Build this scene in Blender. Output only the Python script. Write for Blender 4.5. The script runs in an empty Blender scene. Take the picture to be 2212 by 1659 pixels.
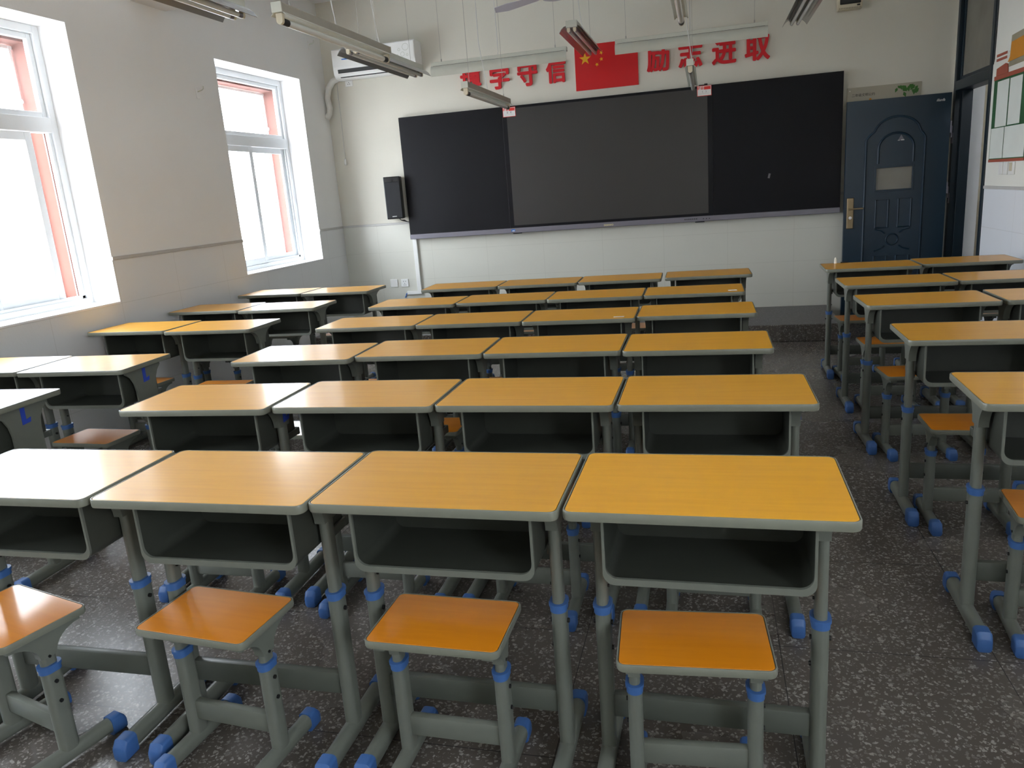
import bpy, bmesh, math, random
from mathutils import Matrix, Vector
random.seed(7)
PI = math.pi
COL = bpy.context.scene.collection

# ------------------------------------------------------------------ room frame (metres)
XL, XR = -3.936, 2.127          # left / right wall faces
YF, YB = 7.944, -2.2            # front / back wall faces
ZC = 3.5
ZT = 0.7746                     # desk top height
PODH = 0.153

# ------------------------------------------------------------------ materials
def nt(name):
    m = bpy.data.materials.new(name); m.use_nodes = True
    n = m.node_tree; b = n.nodes['Principled BSDF']
    return m, n, b
def mat(name, col, rough=0.5, metal=0.0, noise=0.0, scale=12.0, bump=0.0, coat=0.0, spec=None, rnd=0.0, alpha=None):
    m, n, b = nt(name)
    b.inputs['Base Color'].default_value = (*col, 1)
    b.inputs['Roughness'].default_value = rough
    b.inputs['Metallic'].default_value = metal
    b.inputs['Coat Weight'].default_value = coat
    if spec is not None: b.inputs['Specular IOR Level'].default_value = spec
    tc = n.nodes.new('ShaderNodeTexCoord')
    nz = n.nodes.new('ShaderNodeTexNoise'); nz.inputs['Scale'].default_value = scale; nz.inputs['Detail'].default_value = 4
    n.links.new(tc.outputs['Object'], nz.inputs['Vector'])
    if noise:
        mx = n.nodes.new('ShaderNodeMix'); mx.data_type = 'RGBA'
        mx.inputs[6].default_value = (*[c * (1 - noise) for c in col], 1)
        mx.inputs[7].default_value = (*[min(1, c * (1 + noise)) for c in col], 1)
        n.links.new(nz.outputs['Fac'], mx.inputs[0])
        n.links.new(mx.outputs[2], b.inputs['Base Color'])
    if bump:
        bp = n.nodes.new('ShaderNodeBump'); bp.inputs['Strength'].default_value = bump; bp.inputs['Distance'].default_value = 0.01
        n.links.new(nz.outputs['Fac'], bp.inputs['Height']); n.links.new(bp.outputs['Normal'], b.inputs['Normal'])
    return m
def N(n, t, **k):
    x = n.nodes.new(t)
    for a, v in k.items(): setattr(x, a, v)
    return x
def math_(n, op, a, b=None, c=None):
    x = N(n, 'ShaderNodeMath', operation=op)
    for i, v in enumerate((a, b, c)):
        if v is None: continue
        if isinstance(v, (int, float)): x.inputs[i].default_value = v
        else: n.links.new(v, x.inputs[i])
    return x.outputs[0]

def wood_mat(name, c0, c1, rough):
    m, n, b = nt(name)
    tc = N(n, 'ShaderNodeTexCoord'); mp = N(n, 'ShaderNodeMapping')
    oi = N(n, 'ShaderNodeObjectInfo')
    mp.inputs['Scale'].default_value = (1.6, 26, 8)
    va = N(n, 'ShaderNodeVectorMath', operation='ADD')
    n.links.new(tc.outputs['Object'], va.inputs[0]); n.links.new(oi.outputs['Random'], va.inputs[1])
    n.links.new(va.outputs[0], mp.inputs['Vector'])
    nz = N(n, 'ShaderNodeTexNoise'); nz.inputs['Scale'].default_value = 2.2; nz.inputs['Detail'].default_value = 6; nz.inputs['Distortion'].default_value = .6
    n.links.new(mp.outputs[0], nz.inputs['Vector'])
    cr = N(n, 'ShaderNodeValToRGB')
    cr.color_ramp.elements[0].position = .2; cr.color_ramp.elements[0].color = (*c0, 1)
    cr.color_ramp.elements[1].position = .85; cr.color_ramp.elements[1].color = (*c1, 1)
    n.links.new(nz.outputs['Fac'], cr.inputs[0])
    hs = N(n, 'ShaderNodeHueSaturation')
    v = math_(n, 'MULTIPLY_ADD', oi.outputs['Random'], .14, .93)
    n.links.new(v, hs.inputs['Value']); n.links.new(cr.outputs[0], hs.inputs['Color'])
    # rubbed, slightly dusty patches
    n2 = N(n, 'ShaderNodeTexNoise'); n2.inputs['Scale'].default_value = 7; n2.inputs['Detail'].default_value = 5
    n.links.new(va.outputs[0], n2.inputs['Vector'])
    mr = N(n, 'ShaderNodeMapRange'); mr.inputs[1].default_value = .45; mr.inputs[2].default_value = .85; mr.inputs[3].default_value = 0; mr.inputs[4].default_value = .07
    n.links.new(n2.outputs['Fac'], mr.inputs[0])
    mx = N(n, 'ShaderNodeMix', data_type='RGBA'); mx.inputs[7].default_value = (.80, .50, .14, 1)
    n.links.new(mr.outputs[0], mx.inputs[0]); n.links.new(hs.outputs[0], mx.inputs[6])
    n.links.new(mx.outputs[2], b.inputs['Base Color'])
    r = math_(n, 'MULTIPLY_ADD', n2.outputs['Fac'], .10, rough - .05)
    n.links.new(r, b.inputs['Roughness'])
    b.inputs['Specular IOR Level'].default_value = .6
    b.inputs['Coat Weight'].default_value = .42; b.inputs['Coat Roughness'].default_value = .15; b.inputs['Coat IOR'].default_value = 1.5
    return m

def grid_fac(n, ca, cb, wa, wb, oa, ob, g):
    def line(c, w, o):
        a = math_(n, 'ADD', c, -o); a = math_(n, 'DIVIDE', a, w); a = math_(n, 'FRACT', a)
        a = math_(n, 'ADD', a, -.5); a = math_(n, 'ABSOLUTE', a)
        return math_(n, 'GREATER_THAN', a, .5 - g / w)
    return math_(n, 'MAXIMUM', line(ca, wa, oa), line(cb, wb, ob))

def wall_mat(name, axis, paint, tile, dado=1.205, off=.808):
    m, n, b = nt(name)
    g = N(n, 'ShaderNodeNewGeometry'); s = N(n, 'ShaderNodeSeparateXYZ')
    n.links.new(g.outputs['Position'], s.inputs[0])
    u = s.outputs['X'] if axis == 'x' else s.outputs['Y']
    z = s.outputs['Z']
    fac = grid_fac(n, u, z, .62, .308, off, .595, .0012)
    nz = N(n, 'ShaderNodeTexNoise'); nz.inputs['Scale'].default_value = 1.3; nz.inputs['Detail'].default_value = 5
    n.links.new(g.outputs['Position'], nz.inputs['Vector'])
    def shade(col, amt):
        mx = N(n, 'ShaderNodeMix', data_type='RGBA')
        mx.inputs[6].default_value = (*[c * (1 - amt) for c in col], 1); mx.inputs[7].default_value = (*[min(1, c * (1 + amt * .5)) for c in col], 1)
        n.links.new(nz.outputs['Fac'], mx.inputs[0]); return mx.outputs[2]
    P = shade(paint, .07); T = shade(tile, .05)
    mg = N(n, 'ShaderNodeMix', data_type='RGBA'); n.links.new(math_(n, 'MULTIPLY', fac, .38), mg.inputs[0]); n.links.new(T, mg.inputs[6]); mg.inputs[7].default_value = (.34, .33, .28, 1)
    low = math_(n, 'LESS_THAN', z, dado)
    mm = N(n, 'ShaderNodeMix', data_type='RGBA'); n.links.new(low, mm.inputs[0]); n.links.new(P, mm.inputs[6]); n.links.new(mg.outputs[2], mm.inputs[7])
    n.links.new(mm.outputs[2], b.inputs['Base Color'])
    n.links.new(math_(n, 'MULTIPLY_ADD', low, -.45, .8), b.inputs['Roughness'])
    n2 = N(n, 'ShaderNodeTexNoise'); n2.inputs['Scale'].default_value = 60; n.links.new(g.outputs['Position'], n2.inputs['Vector'])
    bp = N(n, 'ShaderNodeBump'); bp.inputs['Strength'].default_value = .06; bp.inputs['Distance'].default_value = .01
    n.links.new(n2.outputs['Fac'], bp.inputs['Height']); n.links.new(bp.outputs[0], b.inputs['Normal'])
    return m

def terrazzo(name, base, chip, dark, grid=True, rough=.32):
    m, n, b = nt(name)
    g = N(n, 'ShaderNodeNewGeometry'); s = N(n, 'ShaderNodeSeparateXYZ'); n.links.new(g.outputs['Position'], s.inputs[0])
    # warp the lookup so the chips are irregular
    w = N(n, 'ShaderNodeTexNoise'); w.inputs['Scale'].default_value = 70; n.links.new(g.outputs['Position'], w.inputs['Vector'])
    va = N(n, 'ShaderNodeVectorMath', operation='MULTIPLY_ADD'); va.inputs[1].default_value = (.022,) * 3
    n.links.new(w.outputs['Color'], va.inputs[0]); n.links.new(g.outputs['Position'], va.inputs[2])
    v = N(n, 'ShaderNodeTexVoronoi'); v.inputs['Scale'].default_value = 92; n.links.new(va.outputs[0], v.inputs['Vector'])
    sc = N(n, 'ShaderNodeSeparateColor'); n.links.new(v.outputs['Color'], sc.inputs[0])
    ischip = math_(n, 'GREATER_THAN', sc.outputs[0], .18)
    near = math_(n, 'LESS_THAN', v.outputs['Distance'], math_(n, 'MULTIPLY_ADD', sc.outputs[1], .35, .22))
    c1 = math_(n, 'MULTIPLY', ischip, near)
    c1 = math_(n, 'MULTIPLY', c1, math_(n, 'MULTIPLY_ADD', sc.outputs[2], .8, .2))
    mx = N(n, 'ShaderNodeMix', data_type='RGBA'); n.links.new(c1, mx.inputs[0]); mx.inputs[6].default_value = (*base, 1); mx.inputs[7].default_value = (*chip, 1)
    big = N(n, 'ShaderNodeTexNoise'); big.inputs['Scale'].default_value = 1.1; big.inputs['Detail'].default_value = 6; n.links.new(g.outputs['Position'], big.inputs['Vector'])
    hs = N(n, 'ShaderNodeHueSaturation'); n.links.new(mx.outputs[2], hs.inputs['Color']); n.links.new(math_(n, 'MULTIPLY_ADD', big.outputs['Fac'], .6, .7), hs.inputs['Value'])
    out = hs.outputs[0]
    if grid:
        fac = grid_fac(n, s.outputs['X'], s.outputs['Y'], .61, .59, .815, 1.652, .0014)
        m2 = N(n, 'ShaderNodeMix', data_type='RGBA'); n.links.new(fac, m2.inputs[0]); n.links.new(out, m2.inputs[6]); m2.inputs[7].default_value = (*dark, 1); out = m2.outputs[2]
    n.links.new(out, b.inputs['Base Color'])
    n.links.new(math_(n, 'MULTIPLY_ADD', big.outputs['Fac'], .2, rough - .08), b.inputs['Roughness'])
    return m

def glass_mat(name, tint=(1, 1, 1), frosted=False):
    m = bpy.data.materials.new(name); m.use_nodes = True; n = m.node_tree; n.nodes.clear()
    o = N(n, 'ShaderNodeOutputMaterial'); t = N(n, 'ShaderNodeBsdfTransparent'); gl = N(n, 'ShaderNodeBsdfGlossy'); mx = N(n, 'ShaderNodeMixShader')
    t.inputs[0].default_value = (*tint, 1); gl.inputs['Roughness'].default_value = .02
    mx.inputs[0].default_value = .06
    if frosted:
        d = N(n, 'ShaderNodeBsdfDiffuse'); tr = N(n, 'ShaderNodeBsdfTranslucent'); d.inputs[0].default_value = (*tint, 1); tr.inputs[0].default_value = (*tint, 1)
        nz = N(n, 'ShaderNodeTexNoise'); nz.inputs['Scale'].default_value = 4; tc = N(n, 'ShaderNodeTexCoord'); n.links.new(tc.outputs['Object'], nz.inputs['Vector'])
        cr = N(n, 'ShaderNodeValToRGB'); cr.color_ramp.elements[0].color = (*[c * .45 for c in tint], 1); cr.color_ramp.elements[1].color = (*tint, 1)
        n.links.new(nz.outputs['Fac'], cr.inputs[0]); n.links.new(cr.outputs[0], d.inputs[0])
        a = N(n, 'ShaderNodeMixShader'); a.inputs[0].default_value = .35; n.links.new(d.outputs[0], a.inputs[1]); n.links.new(tr.outputs[0], a.inputs[2])
        n.links.new(a.outputs[0], mx.inputs[1])
    else:
        n.links.new(t.outputs[0], mx.inputs[1])
    n.links.new(gl.outputs[0], mx.inputs[2]); n.links.new(mx.outputs[0], o.inputs[0])
    return m

M = {}
M['wall_front'] = wall_mat('painted wall with tiled dado', 'x', (.70, .675, .590), (.66, .655, .585))
M['wall_side'] = wall_mat('painted side wall with tiled dado', 'y', (.88, .88, .86), (.80, .81, .81), off=.1)
M['wall_right'] = wall_mat('painted right wall with tiled dado', 'y', (.80, .80, .74), (.84, .87, .92), off=.1)
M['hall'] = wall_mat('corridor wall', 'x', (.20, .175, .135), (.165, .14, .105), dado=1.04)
M['reveal'] = mat('white window reveal plaster', (.93, .93, .93), .7, noise=.03)
M['ceiling'] = mat('ceiling paint', (.80, .82, .84), .9, noise=.03, bump=.05)
M['floor'] = terrazzo('terrazzo tile floor', (.105, .090, .078), (.34, .32, .29), (.035, .032, .03), rough=.25)
M['podium'] = terrazzo('podium terrazzo', (.12, .115, .115), (.24, .235, .23), (.02, .02, .02), grid=False, rough=.5)
M['dado'] = mat('grey dado cap', (.52, .51, .49), .6, noise=.08, scale=20)
M['desk_wood'] = wood_mat('yellow laminate', (.72, .325, .006), (.82, .395, .010), .46)
M['seat_wood'] = wood_mat('orange laminate', (.66, .205, .003), (.74, .25, .005), .46)
M['edge'] = mat('grey plastic edging', (.190, .195, .155), .32, noise=.08, scale=30)
M['steel'] = mat('grey green powder coated steel', (.145, .155, .130), .38, noise=.10, scale=25, bump=.03)
M['steel_dark'] = mat('darker grey green steel', (.085, .093, .077), .42, noise=.10, scale=25)
M['tray'] = mat('shadowy grey green tray steel', (.048, .052, .042), .42, noise=.10, scale=25)  # same steel darkened, standing in for shade inside the tray
M['blue'] = mat('blue plastic', (.045, .125, .34), .45, noise=.10, scale=30)
M['blue_paint'] = mat('blue paint', (.02, .06, .42), .55, noise=.1)
M['bolt'] = mat('dark bolt', (.03, .03, .03), .4, metal=.6)
M['pvc'] = mat('white window plastic', (.84, .87, .89), .35, noise=.02)
M['salmon'] = mat('salmon outer wall render', (.20, .075, .055), .85, noise=.12, scale=8, bump=.1)
M['glass'] = glass_mat('clear glass')
M['frost'] = glass_mat('frosted glass', (.42, .40, .34), True)
M['black_panel'] = mat('black writing panel', (.0045, .0045, .007), .5, noise=.08, scale=3, spec=.22)
M['screen'] = mat('dark glass screen', (.040, .038, .036), .35, noise=.05, scale=2, spec=.4)
M['screen_edge'] = mat('black screen border', (.005, .005, .008), .4, spec=.2)
M['alu'] = mat('grey aluminium', (.20, .19, .225), .4, metal=.35, noise=.05)
M['red'] = mat('red foam', (.62, .004, .012), .55, noise=.05)
M['flag_red'] = mat('flag red', (.60, .003, .006), .4, noise=.03)
M['flag_yellow'] = mat('flag yellow', (.80, .42, .01), .4)
M['white'] = mat('white plastic', (.83, .83, .81), .35, noise=.02)
M['ivory'] = mat('ivory plastic', (.62, .56, .42), .4)
M['lampmetal'] = mat('white enamelled lamp metal', (.56, .57, .50), .38, noise=.06)
M['lampmetal_dim'] = mat('dusty lamp housing', (.33, .31, .26), .5, noise=.12)
M['tube'] = mat('unlit fluorescent tube', (.66, .68, .66), .18, noise=.02)
M['reflector'] = mat('lamp reflector', (.42, .43, .43), .22, metal=.6)
M['black'] = mat('black plastic', (.012, .012, .014), .45)
M['dark'] = mat('dark grille', (.02, .02, .02), .6)
M['grille'] = mat('speaker cloth', (.022, .023, .026), .8, noise=.3, scale=200)
M['door_blue'] = mat('dark blue door paint', (.003, .021, .042), .36, noise=.18, scale=2, spec=.6)
M['frame_blue'] = mat('black blue door frame paint', (.004, .014, .024), .4, noise=.1)
M['brass'] = mat('antique brass', (.30, .23, .14), .35, metal=.9, noise=.15, scale=20)
M['chrome'] = mat('chrome', (.7, .7, .7), .15, metal=1)
M['green'] = mat('green board', (.02, .10, .035), .7, noise=.15)
M['paper'] = mat('paper', (.70, .74, .70), .7, noise=.08, scale=6)
M['card'] = mat('white card', (.80, .79, .77), .6, noise=.02)
M['card_red'] = mat('red card print', (.75, .03, .02), .5)
M['ink'] = mat('grey ink', (.12, .12, .12), .7)
M['black_ink'] = mat('black ink', (.02, .02, .02), .7)
M['poster'] = mat('beige poster', (.42, .385, .30), .4, noise=.08, scale=2)
M['leaf'] = mat('green leaf print', (.04, .16, .02), .5, noise=.35, scale=30)
M['brick_red'] = mat('brick red card', (.36, .085, .05), .7, noise=.12)
M['kraft'] = mat('grey brown card', (.30, .27, .19), .7, noise=.1)
M['orange'] = mat('orange card', (.62, .25, .02), .7, noise=.1)
M['fan'] = mat('fan blade', (.46, .44, .50), .4, noise=.05)
M['hose'] = mat('white tape wrap', (.72, .71, .66), .7, noise=.1, scale=40, bump=.3)
M['film'] = mat('grey paper sheet', (.60, .62, .66), .7, noise=.1, scale=6)
M['wire'] = mat('white wire', (.66, .66, .64), .5)
M['chain'] = mat('grey chain', (.42, .41, .38), .5, metal=.2)
M['label_blue'] = mat('blue label print', (.03, .16, .55), .5)
M['yellow_ink'] = mat('pale yellow ink', (.62, .55, .30), .5)
M['chalk'] = mat('white chalk', (.85, .82, .72), .9, noise=.05)
M['smear'] = mat('chalk smear', (.20, .20, .21), .8, noise=.3, scale=30)
M['ground'] = mat('pale paving', (.55, .54, .52), .9, noise=.1, scale=.5)

# ------------------------------------------------------------------ mesh helpers
def link(o, parent=None):
    COL.objects.link(o)
    if parent is not None: o.parent = parent
    return o
def obj(name, bm, m, parent=None, smooth=False, loc=None):
    me = bpy.data.meshes.new(name)
    bmesh.ops.recalc_face_normals(bm, faces=bm.faces)
    bm.to_mesh(me); bm.free()
    for x in (m if isinstance(m, (list, tuple)) else [m]): me.materials.append(M[x])
    if smooth:
        for p in me.polygons: p.use_smooth = True
        try: me.set_sharp_from_angle(angle=math.radians(38))
        except Exception: pass
    o = bpy.data.objects.new(name, me)
    if loc: o.location = loc
    return link(o, parent)
def tag(o, label, cat, group=None):
    o['label'] = label; o['category'] = cat
    if group: o['group'] = group
    return o
def thing(name, label, cat, loc=(0, 0, 0), rotz=0, group=None):
    o = bpy.data.objects.new(name, None); o.empty_display_size = .05
    o.location = loc; o.rotation_euler = (0, 0, rotz)
    link(o); return tag(o, label, cat, group)
def struct(name, bm, m, smooth=False, parent=None):
    o = obj(name, bm, m, parent, smooth)
    if parent is None: o['kind'] = 'structure'
    return o
def B(): return bmesh.new()
def box(bm, x0, x1, y0, y1, z0, z1, bev=0, mi=0, seg=2):
    r = bmesh.ops.create_cube(bm, size=1)
    vs = r['verts']
    for v in vs:
        v.co = Vector(((x0 + x1) / 2 + v.co.x * (x1 - x0), (y0 + y1) / 2 + v.co.y * (y1 - y0), (z0 + z1) / 2 + v.co.z * (z1 - z0)))
    fs = set(f for v in vs for f in v.link_faces)
    if bev:
        es = set(e for v in vs for e in v.link_edges)
        r2 = bmesh.ops.bevel(bm, geom=list(es), offset=bev, segments=seg, affect='EDGES', profile=.5)
        fs = set(r2['faces']) | set(f for f in fs if f.is_valid)
    for f in fs:
        if f.is_valid: f.material_index = mi
    return bm
def prism(bm, pts, axis, a, b, mi=0, cap=True):
    """extrude closed 2D polygon along axis; pts are the two other coordinates in order (x,y,z minus axis)"""
    def P(p, t):
        if axis == 'x': return (t, p[0], p[1])
        if axis == 'y': return (p[0], t, p[1])
        return (p[0], p[1], t)
    A = [bm.verts.new(P(p, a)) for p in pts]; C = [bm.verts.new(P(p, b)) for p in pts]
    n = len(pts)
    for i in range(n):
        f = bm.faces.new((A[i], A[(i + 1) % n], C[(i + 1) % n], C[i])); f.material_index = mi
    if cap:
        f = bm.faces.new(A[::-1]); f.material_index = mi
        f = bm.faces.new(C); f.material_index = mi
    return bm
def loft(bm, loops, cap0=True, cap1=True, mi=0):
    vs = [[bm.verts.new(p) for p in l] for l in loops]
    for a, b in zip(vs, vs[1:]):
        n = len(a)
        for i in range(n):
            f = bm.faces.new((a[i], a[(i + 1) % n], b[(i + 1) % n], b[i])); f.material_index = mi
    if cap0: bm.faces.new(vs[0][::-1]).material_index = mi
    if cap1: bm.faces.new(vs[-1]).material_index = mi
    return bm
def rrect(w, d, r, n=5):
    pts = []
    for cx, cy, a0 in ((w / 2 - r, d / 2 - r, 0), (-w / 2 + r, d / 2 - r, 90), (-w / 2 + r, -d / 2 + r, 180), (w / 2 - r, -d / 2 + r, 270)):
        for i in range(n + 1):
            a = math.radians(a0 + 90 * i / n); pts.append((cx + r * math.cos(a), cy + r * math.sin(a)))
    return pts
def race(w, d, n=6):
    """racetrack outline: w along first axis, d along second (rounded on the smaller)"""
    return rrect(w, d, min(w, d) / 2 * .98, n)
def tube(bm, pts, r, seg=8, closed=False, mi=0, cap=True):
    pts = [Vector(p) for p in pts]; rings = []
    prev = None
    for i, p in enumerate(pts):
        if i == 0: t = pts[1] - p
        elif i == len(pts) - 1: t = p - pts[i - 1]
        else: t = pts[i + 1] - pts[i - 1]
        t.normalize()
        ref = prev if prev is not None else (Vector((0, 0, 1)) if abs(t.z) < .9 else Vector((1, 0, 0)))
        u = (ref - t * ref.dot(t)).normalized(); v = t.cross(u); prev = u
        rr = r[i] if isinstance(r, (list, tuple)) else r
        rings.append([p + (u * math.cos(2 * PI * k / seg) + v * math.sin(2 * PI * k / seg)) * rr for k in range(seg)])
    return loft(bm, rings, cap, cap, mi)
def cyl(bm, c, r, h, axis='z', seg=20, mi=0):
    e = {'x': Vector((1, 0, 0)), 'y': Vector((0, 1, 0)), 'z': Vector((0, 0, 1))}[axis]
    c = Vector(c); return tube(bm, [c - e * h / 2, c + e * h / 2], r, seg, mi=mi)
def text_mesh(name, s, size, m, parent=None, extrude=.0, offset=0.0, align='CENTER', mat4=None, shear=0, fit=None):
    c = bpy.data.curves.new(name, 'FONT'); c.body = s; c.size = size; c.extrude = extrude; c.offset = offset
    c.align_x = align; c.align_y = 'CENTER'; c.shear = shear; c.resolution_u = 4
    t = bpy.data.objects.new(name, c); COL.objects.link(t)
    bpy.context.view_layer.update()
    me = bpy.data.meshes.new_from_object(t.evaluated_get(bpy.context.evaluated_depsgraph_get()))
    COL.objects.unlink(t); bpy.data.objects.remove(t)
    me.name = name
    if fit:
        xs = [v.co.x for v in me.vertices]; ys = [v.co.y for v in me.vertices]
        for v in me.vertices:
            v.co.x = ((v.co.x - min(xs)) / (max(xs) - min(xs)) - .5) * fit[0]
            v.co.y = ((v.co.y - min(ys)) / (max(ys) - min(ys)) - .5) * fit[1]
    me.materials.clear(); me.materials.append(M[m])
    o = bpy.data.objects.new(name, me)
    if mat4 is not None: me.transform(mat4)
    return link(o, parent)
def on_front(x, y, z, rot=0):   # text facing -Y (read from inside the room on the front wall)
    return Matrix.Translation((x, y, z)) @ Matrix.Rotation(math.radians(rot), 4, 'Y') @ Matrix.Rotation(PI / 2, 4, 'X')
def dup(root, loc, rotz, label, group=None):
    r = root.copy(); COL.objects.link(r); r.location = loc; r.rotation_euler = (0, 0, rotz); r['label'] = label
    if group: r['group'] = group
    for ch in list(root.children):
        c = ch.copy(); COL.objects.link(c); c.parent = r
        for g in ch.children:
            d = g.copy(); COL.objects.link(d); d.parent = c
    return r

# ------------------------------------------------------------------ room shell
def wall_with_holes(name, x0, x1, ylo, yhi, zlo, zhi, holes, m, parent=None):
    """wall slab between x0..x1 with rectangular holes (y0,y1,z0,z1), built as one mesh"""
    bm = B(); ys = sorted({ylo, yhi, *[h[0] for h in holes], *[h[1] for h in holes]}); zs = sorted({zlo, zhi, *[h[2] for h in holes], *[h[3] for h in holes]})
    def solid(i, j):
        if not (0 <= i < len(ys) - 1 and 0 <= j < len(zs) - 1): return False
        cy = (ys[i] + ys[i + 1]) / 2; cz = (zs[j] + zs[j + 1]) / 2
        return not any(h[0] < cy < h[1] and h[2] < cz < h[3] for h in holes)
    def q(*p, mi=0): bm.faces.new([bm.verts.new(v) for v in p]).material_index = mi
    for i in range(len(ys) - 1):
        for j in range(len(zs) - 1):
            if not solid(i, j): continue
            a, b, c, d = ys[i], ys[i + 1], zs[j], zs[j + 1]
            for x in (x0, x1): q((x, a, c), (x, b, c), (x, b, d), (x, a, d), mi=0 if x == (x1 if x1 < 0 else x0) else 2)
            if not solid(i - 1, j): q((x0, a, c), (x1, a, c), (x1, a, d), (x0, a, d), mi=1)
            if not solid(i + 1, j): q((x0, b, c), (x1, b, c), (x1, b, d), (x0, b, d), mi=1)
            if not solid(i, j - 1): q((x0, a, c), (x1, a, c), (x1, b, c), (x0, b, c), mi=1)
            if not solid(i, j + 1): q((x0, a, d), (x1, a, d), (x1, b, d), (x0, b, d), mi=1)
    bmesh.ops.remove_doubles(bm, verts=bm.verts, dist=1e-5)
    return bm
WZ0, WZ1 = .907, 2.70
WINS = [(5.988, 7.394), (3.022, 4.428), (.056, 1.462)]
XO = XL - .42
XFm = XL - .215           # window frame plane (inner face)
# inner leaf (room side, white reveal) and outer leaf (salmon reveal)
struct('wall_left', wall_with_holes('l', XL - .25, XL, YB, YF, 0, ZC, [(a, b, WZ0, WZ1) for a, b in WINS], None), ['wall_side', 'reveal', 'reveal'])
struct('trim_1', wall_with_holes('l', XO, XL - .27, YB, YF, -.3, ZC, [(a + .05, b - .07, WZ0 + .03, WZ1 - .10) for a, b in WINS], None), ['salmon', 'salmon', 'salmon'])
bm = B(); box(bm, XL - .45, XR + .24, YF, YF + .24, -.1, ZC + .1); struct('wall_front', bm, 'wall_front')
bm = B(); box(bm, XL - .45, XR + .24, YB - .24, YB, -.1, ZC + .1); struct('wall_back', bm, 'wall_front')
DY0, DY1, DZ = 6.96, 7.90, 2.86      # door + transom opening in the right wall
struct('wall_right', wall_with_holes('r', XR, XR + .24, YB, YF, 0, ZC, [(DY0, DY1, 0, DZ), (-1.9, -.3, 1.5, 2.7)], None), ['wall_right', 'reveal', 'reveal'])  # second hole: unseen opening behind the camera, added for fill light
bm = B(); box(bm, XL - .45, 4.3, YB - .24, 9.2, -.12, 0); struct('floor', bm, 'floor')
bm = B(); box(bm, XL - .45, XR + .24, YB - .24, YF + .24, ZC, ZC + .12); struct('ceiling', bm, 'ceiling')
for k, (y0, y1) in enumerate(((5.08, 5.455), (1.75, 2.12))):
    bm = B(); box(bm, XL, XR, y0, y1, 2.955, ZC, bev=.006); struct('trim_%d' % (2 + k), bm, 'ceiling')
# corridor beyond the door
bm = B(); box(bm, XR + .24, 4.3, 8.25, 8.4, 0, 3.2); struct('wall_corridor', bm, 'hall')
bm = B(); box(bm, 4.0, 4.2, 4.2, 8.25, 0, 3.2); struct('wall_corridor_side', bm, 'hall')  # unseen outer side, made full height to darken the corridor
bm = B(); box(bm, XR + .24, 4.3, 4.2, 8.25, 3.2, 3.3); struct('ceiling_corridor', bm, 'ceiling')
bm = B(); box(bm, XR + .24, 4.2, 4.0, 4.2, 0, 2.9); struct('wall_corridor_blocker', bm, 'hall')  # unseen wall added to block light from the corridor
# podium
bm = B(); box(bm, XL, 1.12, 6.935, YF, 0, PODH, bev=.008)
for f in bm.faces:
    if f.normal.y < -.5: f.material_index = 1
struct('podium', bm, ['podium', 'floor'])
# dado capping strips
def dadocap(name, axis, lo, hi, face):
    bm = B()
    if axis == 'x': box(bm, lo, hi, face - .008, face, 1.198, 1.222, bev=.003)
    else: box(bm, min(face, face + (.008 if face < 0 else -.008)), max(face, face + (.008 if face < 0 else -.008)), lo, hi, 1.198, 1.222, bev=.003)
    struct(name, bm, 'dado')
dadocap('trim_4', 'x', XL, XR, YF)
for k, (a, b) in enumerate(((7.394, YF), (4.428, 5.988), (1.462, 3.022), (YB, .056))): dadocap('trim_%d' % (5 + k), 'y', a, b, XL)
dadocap('trim_9', 'y', YB, DY0, XR)

# ------------------------------------------------------------------ windows
def ring(bm, x0, x1, y0, y1, z0, z1, w, bev=.004):
    box(bm, x0, x1, y0, y0 + w, z0, z1, bev); box(bm, x0, x1, y1 - w, y1, z0, z1, bev)
    box(bm, x0, x1, y0 + w, y1 - w, z0, z0 + w, bev); box(bm, x0, x1, y0 + w, y1 - w, z1 - w, z1, bev)
def window(n, y0, y1, sash_open):
    w = bpy.data.objects.new('window_%d' % n, None); link(w); w['kind'] = 'structure'
    w.location = (XFm, (y0 + y1) / 2, WZ0)
    def add(name, bm, m, p=w):
        bmesh.ops.translate(bm, verts=bm.verts, vec=(-XFm, -(y0 + y1) / 2, -WZ0)); return obj(name, bm, m, p)
    xb, xa = XFm - .07, XFm
    bm = B(); ring(bm, xb, xa, y0, y1, WZ0, WZ1, .05)
    box(bm, xb, xa + .004, y0 + .05, y1 - .05, 2.045, 2.14, .004)          # transom bar
    for k in (0, 1, 2):                                                     # stepped sliding track on the far jamb
        box(bm, xb + .008 + .02 * k, xb + .014 + .02 * k, y1 - .075, y1 - .05, WZ0 + .05, 2.045, .001)
        box(bm, xb + .008 + .02 * k, xb + .014 + .02 * k, y0 + .05, y1 - .05, WZ0 + .05, WZ0 + .07, .001)
    add('window_frame', bm, 'pvc')
    bm = B(); ring(bm, xb + .015, xa - .02, y0 + .05, y1 - .05, 2.14, WZ1 - .05, .035); f = add('transom_light', bm, 'pvc')
    bm = B(); box(bm, xb + .028, xb + .032, y0 + .085, y1 - .085, 2.175, WZ1 - .085); add('glass_pane', bm, 'glass', f)
    ym = (y0 + y1) / 2
    for (a, b, dx) in ((y0 + .05, ym + .03 - sash_open, .0), (ym - .03, y1 - .06 - sash_open, -.026)):
        bm = B(); ring(bm, xa - .034 + dx, xa - .012 + dx, a, b, WZ0 + .055, 2.05, .055); s = add('sliding_sash', bm, 'pvc')
        bm = B(); box(bm, xa - .026 + dx, xa - .022 + dx, a + .055, b - .055, WZ0 + .11, 1.995); add('glass_pane', bm, 'glass', s)
    bm = B(); box(bm, XL - .215, XL + .006, y0 + .001, y1 - .001, WZ0 - .004, WZ0 + .012, .004); add('window_sill', bm, 'reveal')
    return w
window(1, *WINS[0], .0)
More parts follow.
